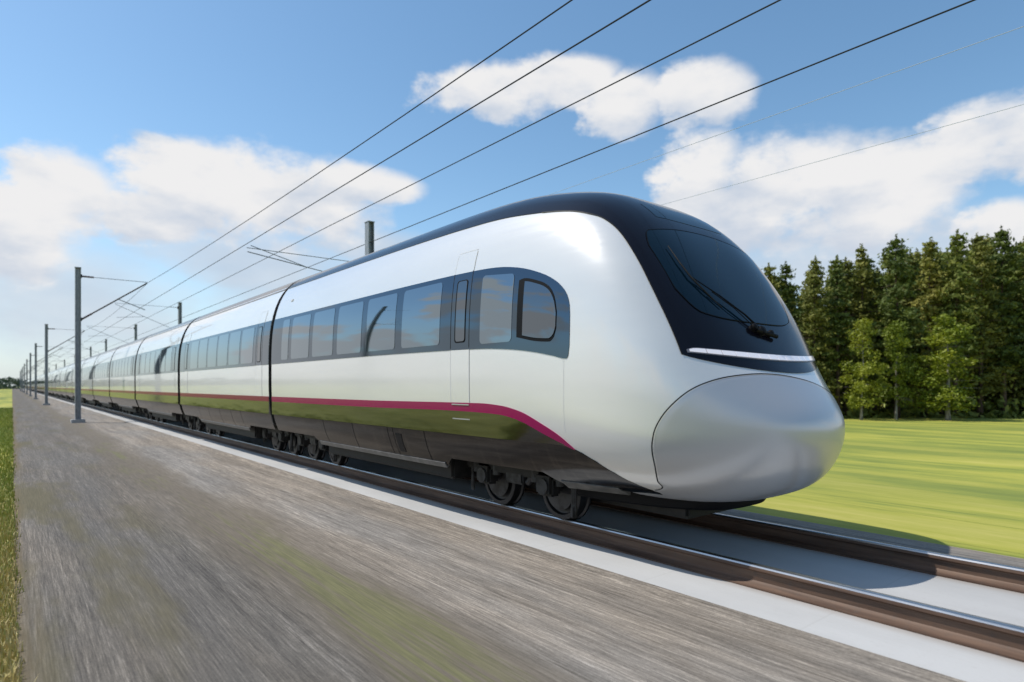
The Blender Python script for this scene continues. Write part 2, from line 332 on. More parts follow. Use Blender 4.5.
# ------------------------------------------------------------------ object helpers
def tag(o, label=None, cat=None, group=None, kind=None):
    for k, v in (('label', label), ('category', cat), ('group', group), ('kind', kind)):
        if v: o[k] = v
    return o
def worldloc(o):
    v = Vector(o.location)
    while o.parent: o = o.parent; v += Vector(o.location)
    return v
def empty(name, loc, **k):
    o = bpy.data.objects.new(name, None); col.objects.link(o); o.location = loc; o.empty_display_size = .3
    return tag(o, **k)
class MB:
    def __init__(s): s.v = []; s.f = []; s.m = []
    def add(s, vs, fs, mi=0):
        o = len(s.v); s.v += [tuple(map(float, v)) for v in vs]; s.f += [tuple(i+o for i in f) for f in fs]; s.m += [mi]*len(fs)
    def box(s, c, d, mi=0, bev=0.0):
        bm = bmesh.new(); bmesh.ops.create_cube(bm, size=1)
        for v in bm.verts: v.co = Vector((v.co.x*d[0]+c[0], v.co.y*d[1]+c[1], v.co.z*d[2]+c[2]))
        if bev: bmesh.ops.bevel(bm, geom=bm.edges[:], offset=bev, segments=2, affect='EDGES')
        bm.verts.index_update(); s.add([v.co for v in bm.verts], [[v.index for v in f.verts] for f in bm.faces], mi); bm.free()
    def tube(s, pts, r, n=8, mi=0, caps=True):
        pts = [Vector(p) for p in pts]; rr = r if isinstance(r, (list, tuple)) else [r]*len(pts); rings = []
        up = None
        for i, p in enumerate(pts):
            t = (pts[min(i+1, len(pts)-1)]-pts[max(i-1, 0)]).normalized()
            if up is None: up = t.orthogonal().normalized()
            up = (up-t*up.dot(t)).normalized(); b = t.cross(up)
            rings.append([p+(up*math.cos(a)+b*math.sin(a))*rr[i] for a in [2*math.pi*k/n for k in range(n)]])
        vs = [v for g in rings for v in g]; fs = []
        for i in range(len(pts)-1):
            for k in range(n): fs.append((i*n+k, i*n+(k+1) % n, (i+1)*n+(k+1) % n, (i+1)*n+k))
        if caps: fs += [tuple(range(n-1, -1, -1)), tuple((len(pts)-1)*n+k for k in range(n))]
        s.add(vs, fs, mi)
    def lathe_x(s, c, prof, n=28, mi=0):
        """prof: (x, r) pairs turned about the X axis through c"""
        vs = []; fs = []
        for x, r in prof: vs += [(c[0]+x, c[1]+r*math.cos(2*math.pi*k/n), c[2]+r*math.sin(2*math.pi*k/n)) for k in range(n)]
        for i in range(len(prof)-1):
            for k in range(n): fs.append((i*n+k, i*n+(k+1) % n, (i+1)*n+(k+1) % n, (i+1)*n+k))
        fs += [tuple(range(n-1, -1, -1)), tuple((len(prof)-1)*n+k for k in range(n))]
        s.add(vs, fs, mi)
    def grid(s, P, mi=0, wall=None, flip=False):
        """P[i][j] points -> quads; wall: same grid of base points, closes the rim"""
        na, nb = len(P), len(P[0]); vs = [p for r_ in P for p in r_]; fs = []
        for i in range(na-1):
            for j in range(nb-1):
                q = (i*nb+j, i*nb+j+1, (i+1)*nb+j+1, (i+1)*nb+j); fs.append(q[::-1] if flip else q)
        s.add(vs, fs, mi)
        if wall is not None:
            rim = [(i, 0) for i in range(na)]+[(na-1, j) for j in range(1, nb)]+[(i, nb-1) for i in range(na-2, -1, -1)]+[(0, j) for j in range(nb-2, 0, -1)]
            vs = [P[i][j] for i, j in rim]+[wall[i][j] for i, j in rim]; n = len(rim)
            s.add(vs, [(k, (k+1) % n, n+(k+1) % n, n+k) for k in range(n)], mi)
    def build(s, name, mats, parent=None, smooth=True, **k):
        me = bpy.data.meshes.new(name); o0 = worldloc(parent) if parent else Vector((0, 0, 0))
        me.from_pydata([(v[0]-o0.x, v[1]-o0.y, v[2]-o0.z) for v in s.v], [], s.f)
        if isinstance(mats, str): mats = [mats]
        for m in mats: me.materials.append(MATS[m])
        me.polygons.foreach_set('material_index', s.m)
        if smooth:
            me.polygons.foreach_set('use_smooth', [True]*len(s.f))
        me.update()
        bm = bmesh.new(); bm.from_mesh(me); bmesh.ops.recalc_face_normals(bm, faces=bm.faces) if k.pop('recalc', True) else None
        bm.to_mesh(me); bm.free()
        if smooth: me.set_sharp_from_angle(angle=R(38))
        o = bpy.data.objects.new(name, me); col.objects.link(o); o.parent = parent
        return tag(o, **k)

# ------------------------------------------------------------------ ground, path, track bed
def sheet(name, prof, m, y0, y1, ny=1, **k):
    b = MB(); ys = np.linspace(y0, y1, ny+1)
    b.grid([[(x, y, z) for x, z in prof] for y in ys], flip=True)
    return b.build(name, m, recalc=False, **k)
sheet('ground', [(-1800, -.27), (7.6, -.27), (9, -.32), (14, -.65), (20, -.95), (26, -1.0), (1800, -1.0)], 'field', -1800, 1800, kind='structure')
sheet('gravel_path', [(.02, -.262), (.10, -.235), (2.0, -.225), (3.93, -.222), (3.998, -.1735), (4.05, -.30)], 'gravel', -40, 700, kind='structure')
sheet('gravel_shoulder', [(6.6, -.235), (7.4, -.24), (7.95, -.30)], 'gravel', -40, 700, kind='structure')
b = MB()
b.grid([[(x, y, z) for x, z in ((4.0, -.33), (4.0, -.175), (4.004, -.172), (6.685, -.172), (6.70, -.185), (6.70, -.33))] for y in (-40, 700)], flip=True)
b.build('track_slab', 'concrete', recalc=False, kind='structure')

# ------------------------------------------------------------------ rails
RP = [(-.075, -.172), (-.075, -.160), (-.022, -.142), (-.0085, -.125), (-.0085, -.055), (-.018, -.043), (-.0355, -.038), (-.036, -.014), (-.030, -.003), (-.02, 0)]
for rx, lab in ((4.60, 'rusty brown rail with polished top, nearest the gravel path'), (6.10, 'far rusty rail running into shade under the nose, beside the meadow')):
    prof = RP + [(-x, z) for x, z in RP[::-1]]
    t = empty('rail', (rx, 0, -.172), label=lab, cat='rail', group='rails of the track')
    b = MB(); b.grid([[(rx+x, y, z+.001) for x, z in prof] for y in (-12, 700)])
    b.build('rail_profile', 'rail_rust', t)
    b = MB(); b.grid([[(rx+x, y, z) for x, z in ((-.0365, -.012), (-.0305, 0), (-.02, .004), (.02, .004), (.0305, 0), (.0365, -.012))] for y in (-12, 700)])
    b.build('running_surface', 'rail_top', t)

# ------------------------------------------------------------------ train body surface
LC = 5.35; S0 = 2.35
ZT = ([2.35,2.42,2.55,2.8,3.13,3.45,3.74,4.2,4.6,5.0,5.6,6.5],[1.022,1.228,1.39,1.716,2.25,2.724,3.078,3.405,3.51,3.59,3.655,3.679])
WM = ([2.35,2.42,2.55,2.8,3.2,3.7,4.3,5.2,6.5],[0,.444,.683,1.004,1.334,1.45,1.463,1.472,1.48])
ZM = ([2.35,3,4,5,6.5],[1.022,1.071,1.28,1.487,1.592])
ZB = ([2.35,2.42,2.55,2.8,3.2,3.7,4.3,5.2,6.5],[1.022,.802,.567,.436,.34,.31,.227,.087,-.008])
NU = ([2.35,2.8,3.2,3.7,4.5,6.5],[2.152,2.531,3.362,3.7,3.454,3.166])
NL = ([2.35,3,4,6.5],[2.217,2.427,2.615,3.012])
def pch(xs, ys, x):
    xs = np.array(xs, float); ys = np.array(ys, float); h = np.diff(xs); dl = np.diff(ys)/h
    m = np.zeros_like(ys); m[0] = dl[0]; m[-1] = dl[-1]
    for i in range(1, len(xs)-1):
        if dl[i-1]*dl[i] > 0:
            w1 = 2*h[i]+h[i-1]; w2 = h[i]+2*h[i-1]; m[i] = (w1+w2)/(w1/dl[i-1]+w2/dl[i])
    x = np.clip(x, xs[0], xs[-1]); i = np.clip(np.searchsorted(xs, x)-1, 0, len(h)-1); t = (x-xs[i])/h[i]; H = h[i]
    return (2*t**3-3*t**2+1)*ys[i]+(t**3-2*t**2+t)*H*m[i]+(-2*t**3+3*t**2)*ys[i+1]+(t**3-t**2)*H*m[i+1]
UG = np.arange(0, 5.0, .005)
def table(T):
    f = pch(np.sqrt(np.array(T[0])-S0), T[1], UG); k = np.exp(-.5*(np.arange(-60, 61)*.005/.075)**2); k /= k.sum()
    left = 2*f[0]-f[60:0:-1]; g = np.concatenate([left, f, np.full(60, f[-1])])
    return np.convolve(g, k, 'valid')
TB = [table(T) for T in (ZT, WM, ZM, ZB, NU, NL)]
def section(s, n, cut):
    u = math.sqrt(max(s-S0, 0)); zt, wm, zm, zb, nu, nl = [float(np.interp(u, UG, t)) for t in TB]
    th = np.linspace(-math.pi/2, math.pi/2, n); c = np.cos(th); sn = np.sin(th); e = np.where(sn > 0, nu, nl)
    r = (np.abs(c)**e+np.abs(sn)**e)**(-1/e); x = wm*c*r; z = zm+np.where(sn > 0, zt-zm, zm-zb)*sn*r
    return x, (np.maximum(z, cut) if cut is not None else z)
def hull(stations, n, cutf):
    P = []
    for s in stations:
        x, z = section(s, n, cutf(s) if cutf else None)
        P.append([(LC-a, s, c) for a, c in zip(x, z)]+[(LC+a, s, c) for a, c in zip(x[::-1], z[::-1])])
    return P
def ring_mesh(mb, P, mi=0, cap0=False, cap1=False):
    n = len(P[0]); vs = [p for r_ in P for p in r_]; fs = []
    for i in range(len(P)-1):
        for k in range(n): fs.append((i*n+k, i*n+(k+1) % n, (i+1)*n+(k+1) % n, (i+1)*n+k))
    if cap0: fs.append(tuple(range(n)))
    if cap1: fs.append(tuple((len(P)-1)*n+k for k in range(n)))
    mb.add(vs, fs, mi)
us = np.concatenate([np.linspace(0.0, 2.2, 150), np.sqrt(np.linspace(7.3, 24, 60)-S0)])
VP_ = hull(S0+us**2, 70, None); mbv = MB(); ring_mesh(mbv, VP_)
SURF = BVHTree.FromPolygons([Vector(v) for v in mbv.v], mbv.f)
def cast(o, d):
    h = SURF.ray_cast(Vector(o), Vector(d).normalized())
    if h[0] is None: return None, None
    n = h[1]
    if n.dot(Vector(d)) > 0: n = -n
    return h[0], n
def side_pt(s, z, side=-1):
    p, n = cast((LC+side*4, s, z), (-side, 0, 0)); return p, n
def front_pt(dx, z):
    return cast((LC+dx, -2, z), (0, 1, 0))
def patch(mb, A, lo, hi, fn, off, nb=10, mi=0, wall=True, base=-.004):
    P = []; W = []
    for a in A:
        l, h_ = lo(a), hi(a); r0 = []; r1 = []
        for k in range(nb+1):
            p, n = fn(a, l+(h_-l)*k/nb)
            r0.append(p+n*off); r1.append(p+n*base)
        P.append(r0); W.append(r1)
    mb.grid(P, mi, W if wall else None)
def curve(pts):
    xs, ys = zip(*sorted(pts)); return lambda a: float(pch(xs, ys, np.array([a]))[0])
def lin(pts):
    xs, ys = zip(*sorted(pts)); return lambda a: float(np.interp(a, xs, ys))
def rrect(a0, a1, z0, z1, r, n=7):
    """rounded rectangle as (stations, lo, hi)"""
    A = [a0+r*(1-math.cos(k*math.pi/2/n)) for k in range(n+1)]; B = [a1-r*(1-math.cos(k*math.pi/2/n)) for k in range(n, -1, -1)]
    A = A+list(np.linspace(A[-1], B[0], max(3, int((a1-a0)/.12)))[1:-1])+B
    def inset(a):
        d = min(a-a0, a1-a)
        return 0 if d >= r else r-math.sqrt(max(r*r-(r-d)**2, 0))
    return A, lambda a: z0+inset(a), lambda a: z1-inset(a)
def seam(mb, pts, wd, off=.0025, mi=0):
    """flat dark line following surface points (p, n)"""
    L = []; Rr = []
    for i, (p, n) in enumerate(pts):
        t = (pts[min(i+1, len(pts)-1)][0]-pts[max(i-1, 0)][0]).normalized(); b_ = t.cross(n).normalized()
        L.append(p+b_*wd/2+n*off); Rr.append(p-b_*wd/2+n*off)
    mb.grid([L, Rr], mi)

train = empty('high_speed_train', (LC, S0, 0), label='long white high-speed train with dark windscreen and magenta stripe speeding along the track', cat='train')

# ---- lead carriage shell
END = 12.11
cutf = lambda s: float(np.interp(s, [3.3, 4.2], [.47, .66]))
lead = MB(); ring_mesh(lead, hull(np.concatenate([S0+np.linspace(0.0, 1.95, 130)**2, np.linspace(6.25, END, 26)]), 64, cutf), 0, False, True)
lead = lead.build('lead_carriage', 'pearl_paint', train, label='streamlined white driving carriage with bulbous nose')
def P(mb, name, m, **k): return mb.build(name, m, lead, **k)

# dark windscreen surround running on as the roof
BR = [(1.126, 3.030, 1.676), (1.142, 3.261, 2.169), (1.120, 3.533, 2.613), (1.102, 3.756, 2.885), (1.109, 3.902, 2.989), (1.135, 4.054, 3.054), (1.16, 4.430, 3.152),
      (1.18, 5.012, 3.222), (1.182, 5.730, 3.265), (1.174, 6.364, 3.288), (1.16, 7.664, 3.314), (1.155, 9.312, 3.320), (1.155, END, 3.320)]
bt = [0]
for i in range(1, len(BR)): bt.append(bt[-1]+math.dist(BR[i], BR[i-1]))
def border(t): return [float(pch(bt, [q[k] for q in BR], np.array([t]))[0]) for k in range(3)]
ts = np.concatenate([np.linspace(0, 3.0, 60), np.linspace(3.0, bt[-1], 40)[1:]])
def roof_pt(t, v):
    dx, s, z = border(t); al = R(90)*min(1, max(0, (t-.25)/1.6)); d = Vector((0, math.cos(al), -math.sin(al)))
    dip = -.145*(1-v*v)**.8*max(0, 1-t/.35)                      # the lower edge sags to the middle
    k = 1 if v < 0 else 1-.15*max(0, 1-t/2.2)
    o = Vector((LC+dx*v*k, s, z+dip))-d*3
    return cast(o, d)
b = MB(); patch(b, ts, lambda a: -1, lambda a: 1, roof_pt, .005, 44)
P(b, 'windscreen_surround', 'navy_gloss')
# fine seam between surround and white shell
for sd in (-1, 1):
    b = MB(); seam(b, [roof_pt(t, sd) for t in np.linspace(0, 2.4, 50)], .012, .0065); P(b, 'surround_seam', 'seam_black')
# windscreen
def glass_lo(x): return 1.985+.075*(abs(x)/.86)**4+(.16*((abs(x)-.80)/.16)**2 if abs(x) > .80 else 0)
def glass_hi(x): return 2.925-.10*(abs(x)/.9)**2-(.16*((abs(x)-.84)/.12)**2 if abs(x) > .84 else 0)
A = [-.955+.955*(1-math.cos(k*math.pi/40)) for k in range(41)]
b = MB(); gk = lambda x, z: x if x < 0 else x*(.74+.20*min(1, max(0, (z-2)/.9)))
glass_pt = lambda x, z: front_pt(gk(x, z), z)
patch(b, A, glass_lo, glass_hi, glass_pt, .010, 24)
P(b, 'windscreen', 'windscreen')
rim = [(x, glass_lo(x)) for x in A]+[(x, glass_hi(x)) for x in A[::-1]]
b = MB(); seam(b, [glass_pt(x, z) for x, z in rim]+[glass_pt(*rim[0])], .007, .012); P(b, 'windscreen_rim', 'black_rubber')
# roof hatch panel above the windscreen
b = MB(); patch(b, np.linspace(-.55, .55, 12), lambda x: 3.04, lambda x: 3.22-.05*x*x, front_pt, .0075, 6); P(b, 'roof_hatch_panel', 'windscreen')
# headlight strip
def st_lo(x): return 1.628+.055*(abs(x)/1.05)**2
def st_hi(x): return 1.692+.042*(abs(x)/1.05)**2-.02*max(0, (-x-1.0)/.085)**2
b = MB(); patch(b, np.linspace(-1.085, .83, 41), lambda x: st_lo(x)+.004, st_hi, front_pt, .009, 3)
P(b, 'headlight_strip', 'lamp_divider')
sg = np.linspace(-1.07, .815, 15)
for x0, x1 in zip(sg[:-1], sg[1:]):
    b = MB(); patch(b, np.linspace(x0+.004, x1-.004, 5), lambda a: st_lo(a)+.013, lambda a: st_hi(a)-.007, front_pt, .014, 3)
    P(b, 'lamp_segment', 'lamp_lens')
# nose hatch with its seam
HL = [(-1.22, .60), (-1.30, .74), (-1.312, .88), (-1.316, .98), (-1.304, 1.10), (-1.25, 1.243), (-1.125, 1.388), (-.94, 1.472), (-.72, 1.508), (-.45, 1.520), (-.12, 1.498), (.165, 1.455),
      (.477, 1.372), (.78, 1.255), (1.02, 1.11), (1.16, .95), (1.19, .80), (1.13, .62)]
HL = HL+[(.85, .45), (.3, .40), (-.3, .40), (-.7, .41), (-.96, .45), (-1.11, .52)]
hc = (-.05, .98); hs_ = []
tt = np.linspace(0, len(HL), 160, endpoint=False); HX = np.array(HL+HL[:1])
def cr(t):
    i = int(t) % len(HL); f = t-int(t); p = [np.array(HL[(i+k) % len(HL)]) for k in (-1, 0, 1, 2)]
    return .5*((2*p[1])+(-p[0]+p[2])*f+(2*p[0]-5*p[1]+4*p[2]-p[3])*f*f+(-p[0]+3*p[1]-3*p[2]+p[3])*f**3)
SH = {-1.25: 3.13, -1.296: 3.165, -1.312: 3.18, -1.316: 3.176, -1.304: 3.144, -1.25: 3.065, -1.125: 2.946}
HC3 = Vector((LC, 3.7, 1.05))
def outward(dx, z):
    s_ = None
    if dx < -1.1: s_ = float(np.interp(z, [.50, .60, .74, .88, .98, 1.10, 1.243, 1.388], [3.28, 3.22, 3.18, 3.185, 3.176, 3.144, 3.065, 2.946]))
    elif dx > 1.1: s_ = 3.02
    else:
        p, n = front_pt(dx, z); s_ = p.y
    return (Vector((LC+dx, s_, z))-HC3).normalized()
DIRS = [outward(*q) for q in HL]
def crd(t):
    i = math.floor(t) % len(HL); f = t-math.floor(t); p = [DIRS[(i+k) % len(HL)] for k in (-1, 0, 1, 2)]
    return (.5*((2*p[1])+(-p[0]+p[2])*f+(2*p[0]-5*p[1]+4*p[2]-p[3])*f*f+(-p[0]+3*p[1]-3*p[2]+p[3])*f**3)).normalized()
def hatch_pt(d): return cast(HC3+d*5, -d)
D0 = outward(-.05, .98); Pg = []
for t in np.linspace(0, len(HL), 160, endpoint=False):
    d = crd(t); row = []
    for k in range(29):
        f = (k/28)**.85*.998; p, n = hatch_pt((D0*(1-f)+d*f).normalized()); row.append(p+n*(.003 if k < 28 else -.001))
    Pg.append(row)
Pg.append(Pg[0])
b = MB(); b.grid(Pg); hatch = P(b, 'nose_hatch', 'silver_shade_paint')
b = MB(); seam(b, [hatch_pt(crd(t)) for t in np.linspace(-1.2, 16, 170)], .010, .0045); P(b, 'hatch_seam', 'seam_black')

# window band along the flank, with the drop shaped cab end
b_hi = curve([(3.990, 1.95), (3.995, 2.09), (4.01, 2.175), (4.04, 2.245), (4.09, 2.31), (4.16, 2.37), (4.27, 2.437), (4.42, 2.503), (4.766, 2.606), (5.104, 2.658), (5.391, 2.675), (6.2, 2.690), (7.5, 2.697), (14, 2.697)])
b_lo = curve([(3.990, 1.80), (4.0, 1.70), (4.03, 1.668), (4.20, 1.70), (4.481, 1.748), (4.799, 1.785), (5.318, 1.815), (6.336, 1.828), (8, 1.836), (14, 1.836)])
SA = list(3.990+np.linspace(0, 1, 26)**2*2.2)+list(np.linspace(6.3, END, 30))
for sd in (-1, 1):
    b = MB(); patch(b, SA, b_lo, b_hi, lambda a, z, sd=sd: side_pt(a, z, sd), .005, 12); P(b, 'window_band', 'band_glass')
for a0, a1 in ((6.12, 7.02), (7.20, 8.04), (8.20, 9.04), (9.20, 10.04), (10.20, 11.04), (11.20, 11.55)):
    b = MB(); patch(b, *rrect(a0, a1, 1.90, 2.635, .05), side_pt, .0085, 6); P(b, 'window', 'pane_glass')
b = MB(); A_, l_, h_ = rrect(4.80, 5.33, 1.865, 2.55, .05)
patch(b, A_, l_, lambda a: h_(a)+.05*(a-4.8)/.53, side_pt, .0085, 6); P(b, 'window', 'pane_glass')
# cab side window, slid open
cw_hi = curve([(4.16, 2.08), (4.20, 2.22), (4.30, 2.34), (4.45, 2.405), (4.66, 2.452), (4.72, 2.44)])
cw_lo = curve([(4.16, 1.98), (4.19, 1.90), (4.25, 1.862), (4.40, 1.872), (4.66, 1.918), (4.72, 1.93)])
A_ = [4.16+.012*k*k/4 for k in range(6)]+list(np.linspace(4.25, 4.72, 14))
b = MB(); patch(b, A_, lambda a: cw_lo(a)-.028, lambda a: cw_hi(a)+.028, side_pt, .0085, 8); P(b, 'cab_window_frame_and_gap', 'black_rubber')  # frame; its uncovered rear strip paints the dark open gap flat black
A_ = [4.165+.012*k*k/4 for k in range(6)]+list(np.linspace(4.25, 4.628, 12))
b = MB(); patch(b, A_, lambda a: cw_lo(a)+.004, lambda a: cw_hi(a)-.004, side_pt, .013, 8); P(b, 'cab_window', 'cab_glass')
# stripe
t_hi = curve([(3.98, .848), (4.137, .957), (4.389, 1.069), (4.68, 1.171), (4.989, 1.221), (5.33, 1.237), (5.85, 1.235), (8, 1.222), (14, 1.218)])
t_lo = curve([(3.98, .842), (4.156, .895), (4.409, .980), (4.69, 1.074), (5.001, 1.126), (5.4, 1.138), (5.86, 1.142), (8, 1.126), (14, 1.120)])
SB = list(np.linspace(3.98, 6.2, 40))+list(np.linspace(6.3, END, 24))
for sd in (-1, 1):
    b = MB(); patch(b, SB, t_lo, t_hi, lambda a, z, sd=sd: side_pt(a, z, sd), .007, 3); P(b, 'stripe', 'magenta_paint')
# skirt: dark lower body with wheel cut-outs
k_hi = curve([(3.33, .492), (3.503, .582), (3.748, .745), (3.98, .852), (4.156, .90), (4.409, .984), (4.69, 1.077), (5.001, 1.128), (5.4, 1.149), (5.86, 1.156), (8, 1.140), (14, 1.135)])
def skirt_cut(s, cuts):
    z = .47
    for a0, a1 in cuts:
        f = min(1, max(0, min(s-a0, a1-s)/.16)); z = max(z, .47+(.57-.47)*f)
    return z
LEADCUT = [(4.42, 6.25), (10.15, 12.4)]
def skirt_patch(mb, s0, s1, hi, cuts, sd, dlt=.0):
    A = np.unique(np.concatenate([np.linspace(s0, s1, int((s1-s0)/.14)+2)]+[np.array([a0, a0+.08, a0+.16, a1-.16, a1-.08, a1]) for a0, a1 in cuts])); A = [a for a in A if s0 <= a <= s1]
    patch(mb, A, lambda a: min(max(skirt_cut(a, cuts), .48 if a < 3.5 else 0), hi(a)), lambda a: min(hi(a), .875), lambda a, z: side_pt(a, z, sd), .006, 7)
def upper_pt(s, z, sd):
    p, n = side_pt(s, z, sd); q, n2 = side_pt(s, 1.12, sd); f = min(1, max(0, (s-4.0)/1.2)); f = f*f*(3-2*f)
    v = Vector((sd, 0, 0)); p2 = Vector((q.x+(p.x-q.x)*(1-f), s, z)); return p2, n.lerp(v, f).normalized()
def upper_skirt(mb, s0, s1, hi, sd):
    A = np.linspace(s0, s1, max(12, int((s1-s0)/.14))); patch(mb, A, lambda a: min(.878, hi(a)-.002), hi, lambda a, z: upper_pt(a, z, sd), .006, 6, 0, True, -.02)
for sd in (-1, 1):
    b = MB(); skirt_patch(b, 3.345, END, k_hi, LEADCUT, sd); P(b, 'skirt', 'skirt')
    b = MB(); upper_skirt(b, 4.03, END, k_hi, sd); P(b, 'upper_skirt', 'upper_skirt')
def lip(mb, s0, s1, sd, z0=.445, z1=.505, tk=.018, inset=0.0):
    A = np.linspace(s0, s1, max(3, int((s1-s0)/.25))); patch(mb, A, lambda a: z0, lambda a: z1, lambda a, z: side_pt(a, z, sd), tk, 2, 0, True, -.03)
for sd in (-1, 1):
    b = MB(); lip(b, 6.27, 10.13, sd); P(b, 'skirt_lip', 'skirt_lip')
    b = MB(); lip(b, 3.75, 4.40, sd, .42, .50, .012); P(b, 'skirt_lip', 'skirt_lip')
def panel_lines(s_list, z0, z1, zl, s0, s1):
    mb = MB()
    for s in s_list: seam(mb, [side_pt(s, z) for z in np.linspace(z0, z1, 8)], .012, .0085)
    n = max(4, int((s1-s0)/.25))
    seam(mb, [side_pt(s, zl) for s in np.linspace(s0, s1, n)], .008, .0085)
    return mb
P(panel_lines((6.55, 7.35, 7.5, 8.6, 9.7), .50, .87, .875, 4.9, END-.03), 'panel_seam', 'seam_black')
b = MB(); patch(b, np.linspace(7.14, 7.30, 4), lambda a: .56, lambda a: .80, side_pt, .011, 3); P(b, 'service_flap', 'seam_black')
# passenger door: seams, sill plates, its window
def door(s0, s1, mk, z0=1.05, z1=2.93):
    b = MB(); A_, l_, h_ = rrect(s0, s1, z0, z1, .03); patch(b, A_, l_, h_, side_pt, .0035, 18, 0)
    pts = [(a, l_(a)) for a in A_]+[(a, h_(a)) for a in A_[::-1]]
    pts = [(s0, z) for z in np.linspace(z1-.03, z0+.03, 18)]
    for s in (s0, s1): seam(b, [side_pt(s, z) for z in np.linspace(z0+.02, 1.82, 10)], .010, .0042, 1)
    for s in (s0, s1): seam(b, [side_pt(s, z) for z in np.linspace(2.70, z1-.02, 5)], .010, .0042, 1)
    seam(b, [side_pt(s, z1) for s in np.linspace(s0, s1, 4)], .010, .0042, 1)
    for s in (s0, s1): seam(b, [side_pt(s, z) for z in np.linspace(1.84, 2.69, 8)], .012, .0062, 2)
    return mk(b, 'door', ['white_paint' if mk is not P else 'pearl_paint', 'seam_grey', 'seam_black'])
door(5.53, 5.89, P)
b = MB(); patch(b, *rrect(5.60, 5.81, 1.90, 2.60, .04), side_pt, .0085, 6); P(b, 'door_window_frame', 'black_rubber')
b = MB(); patch(b, *rrect(5.61, 5.785, 1.915, 2.588, .035), side_pt, .012, 6); P(b, 'door_window', 'cab_glass')
for z in (1.215, 1.055):
    b = MB(); patch(b, np.linspace(5.53, 5.86, 4), lambda a: z-.006, lambda a: z+.006, side_pt, .014, 1); P(b, 'sill_plate', 'silver_shade_paint')
b = MB(); seam(b, [side_pt(4.06, z) for z in np.linspace(1.0, 1.66, 12)], .003, .0025); P(b, 'flank_seam', 'seam_grey')
# thin grab rail lamp on the flank near the gap
b = MB(); patch(b, *rrect(11.35, 11.45, 2.98, 3.02, .015), side_pt, .012, 2); P(b, 'side_lamp', 'seam_grey')

# wipers: pivots, arms and blade on the windscreen
def off(dx, z, o):
    p, n = front_pt(dx, z); return p+n*o
b = MB()
b.tube([off(-.14, 1.905, .03), off(-.30, 2.03, .045), off(-.52, 2.19, .045), off(-.745, 2.36, .035)], [.010, .008, .006, .0045], 8)
b.tube([off(-.23, 1.92, .03), off(-.42, 2.08, .05), off(-.60, 2.22, .045)], .0045, 6)
P(b, 'wiper_arm', 'black_rubber')
b = MB(); b.tube([off(-.775, 2.66, .03), off(-.77, 2.50, .032), off(-.745, 2.36, .034), off(-.66, 2.22, .03), off(-.55, 2.09, .026)], [.004, .007, .009, .007, .004], 6)
P(b, 'wiper_blade', 'under_metal')
b = MB()
for dx, z, r in ((-.14, 1.90, .045), (-.24, 1.925, .035), (-.02, 1.88, .03)):
    p, n = front_pt(dx, z); b.tube([p-n*.01, p+n*.05, p+n*.06], [r, r*.9, r*.5], 12)
p0 = off(-.24, 1.90, .035); b.tube([p0, off(.05, 1.85, .035)], .02, 8)
P(b, 'wiper_pivot', 'black_rubber')

# plough and underframe beneath the nose
b = MB(); pl = []
for z, k in ((.30, .84), (.32, .87), (.40, .89), (.50, .89)):
    row = []
    for a in np.linspace(-1, 1, 33):
        x = 1.02*k*math.copysign(abs(math.sin(a*math.pi/2))**.8, a); s = 3.02+.04*(1-k)*10+1.9*(1-math.sqrt(max(0, 1-(abs(x)/(1.06*k))**2.6)))**1.2
        row.append((LC+x, s, z))
    pl.append([(LC-1.02*k, 4.9, z)]+row+[(LC+1.02*k, 4.9, z)])
b.grid(pl); b.add(pl[0], [tuple(range(len(pl[0])))]); P(b, 'plough', 'black_rubber')
b = MB()
for y0, y1 in ((6.3, 10.1),): b.box((LC, (y0+y1)/2, .43), (2.36, y1-y0, .30), 0, .03)
b.box((LC, 8.2, .62), (2.0, 7.9, .2), 0, .02)
b.box((LC, 7.7, .38), (1.16, 8.7, .36), 0, .03)  # belly box added to block skylight and deepen the shade under the train
P(b, 'underframe_shade_box', 'under_metal')

# ---- bogies
def bogie(y0, y1, mk):
    ym = (y0+y1)/2
    b = MB()
    for sd in (-1, 1):
        x = LC+sd*1.0
        b.box((x, ym, .50), (.10, (y1-y0)+.75, .13), 0, .02)
        for y in (y0, y1):
            b.box((x, y, .40), (.16, .26, .24), 0, .03)
            b.lathe_x((x-sd*.02, y, .38), [(-.117, .07), (-.117, .085), (.117, .085), (.117, .07)], 18, 1)
            for dy in (-.19, .19): b.tube([(x, y+dy, .40), (x, y+dy, .66)], .055, 10, 1)
        b.box((x, ym, .41), (.08, .30, .14), 1, .02)
        b.tube([(x-sd*.02, ym-.42, .62), (x-sd*.02, ym-.18, .36)], .035, 8, 1)
        b.tube([(x-sd*.02, y1+.32, .60), (x-sd*.02, y1+.32, .16)], .022, 8, 1)
        b.tube([(x-sd*.02, y0-.36, .60), (x-sd*.02, y0-.36, .13)], .03, 8, 1); b.box((x-sd*.02, y0-.36, .16), (.07, .05, .12), 1, .01)
    b.box((LC, ym, .55), (1.9, .4, .16), 0, .03)
    mk(b, 'bogie_frame', ['under_metal', 'light_steel'])
    for y in (y0, y1):
        b = MB()
        for sd in (-1, 1):
            b.lathe_x((LC+sd*.76, y, .305), [(sd*q, r) for q, r in ((-.07, .16), (-.07, .325), (-.045, .325), (-.035, .303), (.062, .298), (.068, .285), (.066, .25), (.035, .235), (.02, .13), (.06, .10), (.062, .04))], 40)
        b.tube([(LC-.76, y, .305), (LC+.76, y, .305)], .08, 14)
        for sd in (-1,): b.lathe_x((LC+sd*.83, y, .305), [(0, .03), (0, .19), (sd*.012, .20), (sd*.018, .185), (sd*.018, .04)], 30, 1)
        mk(b, 'wheelset', ['wheel_steel', 'light_steel'])
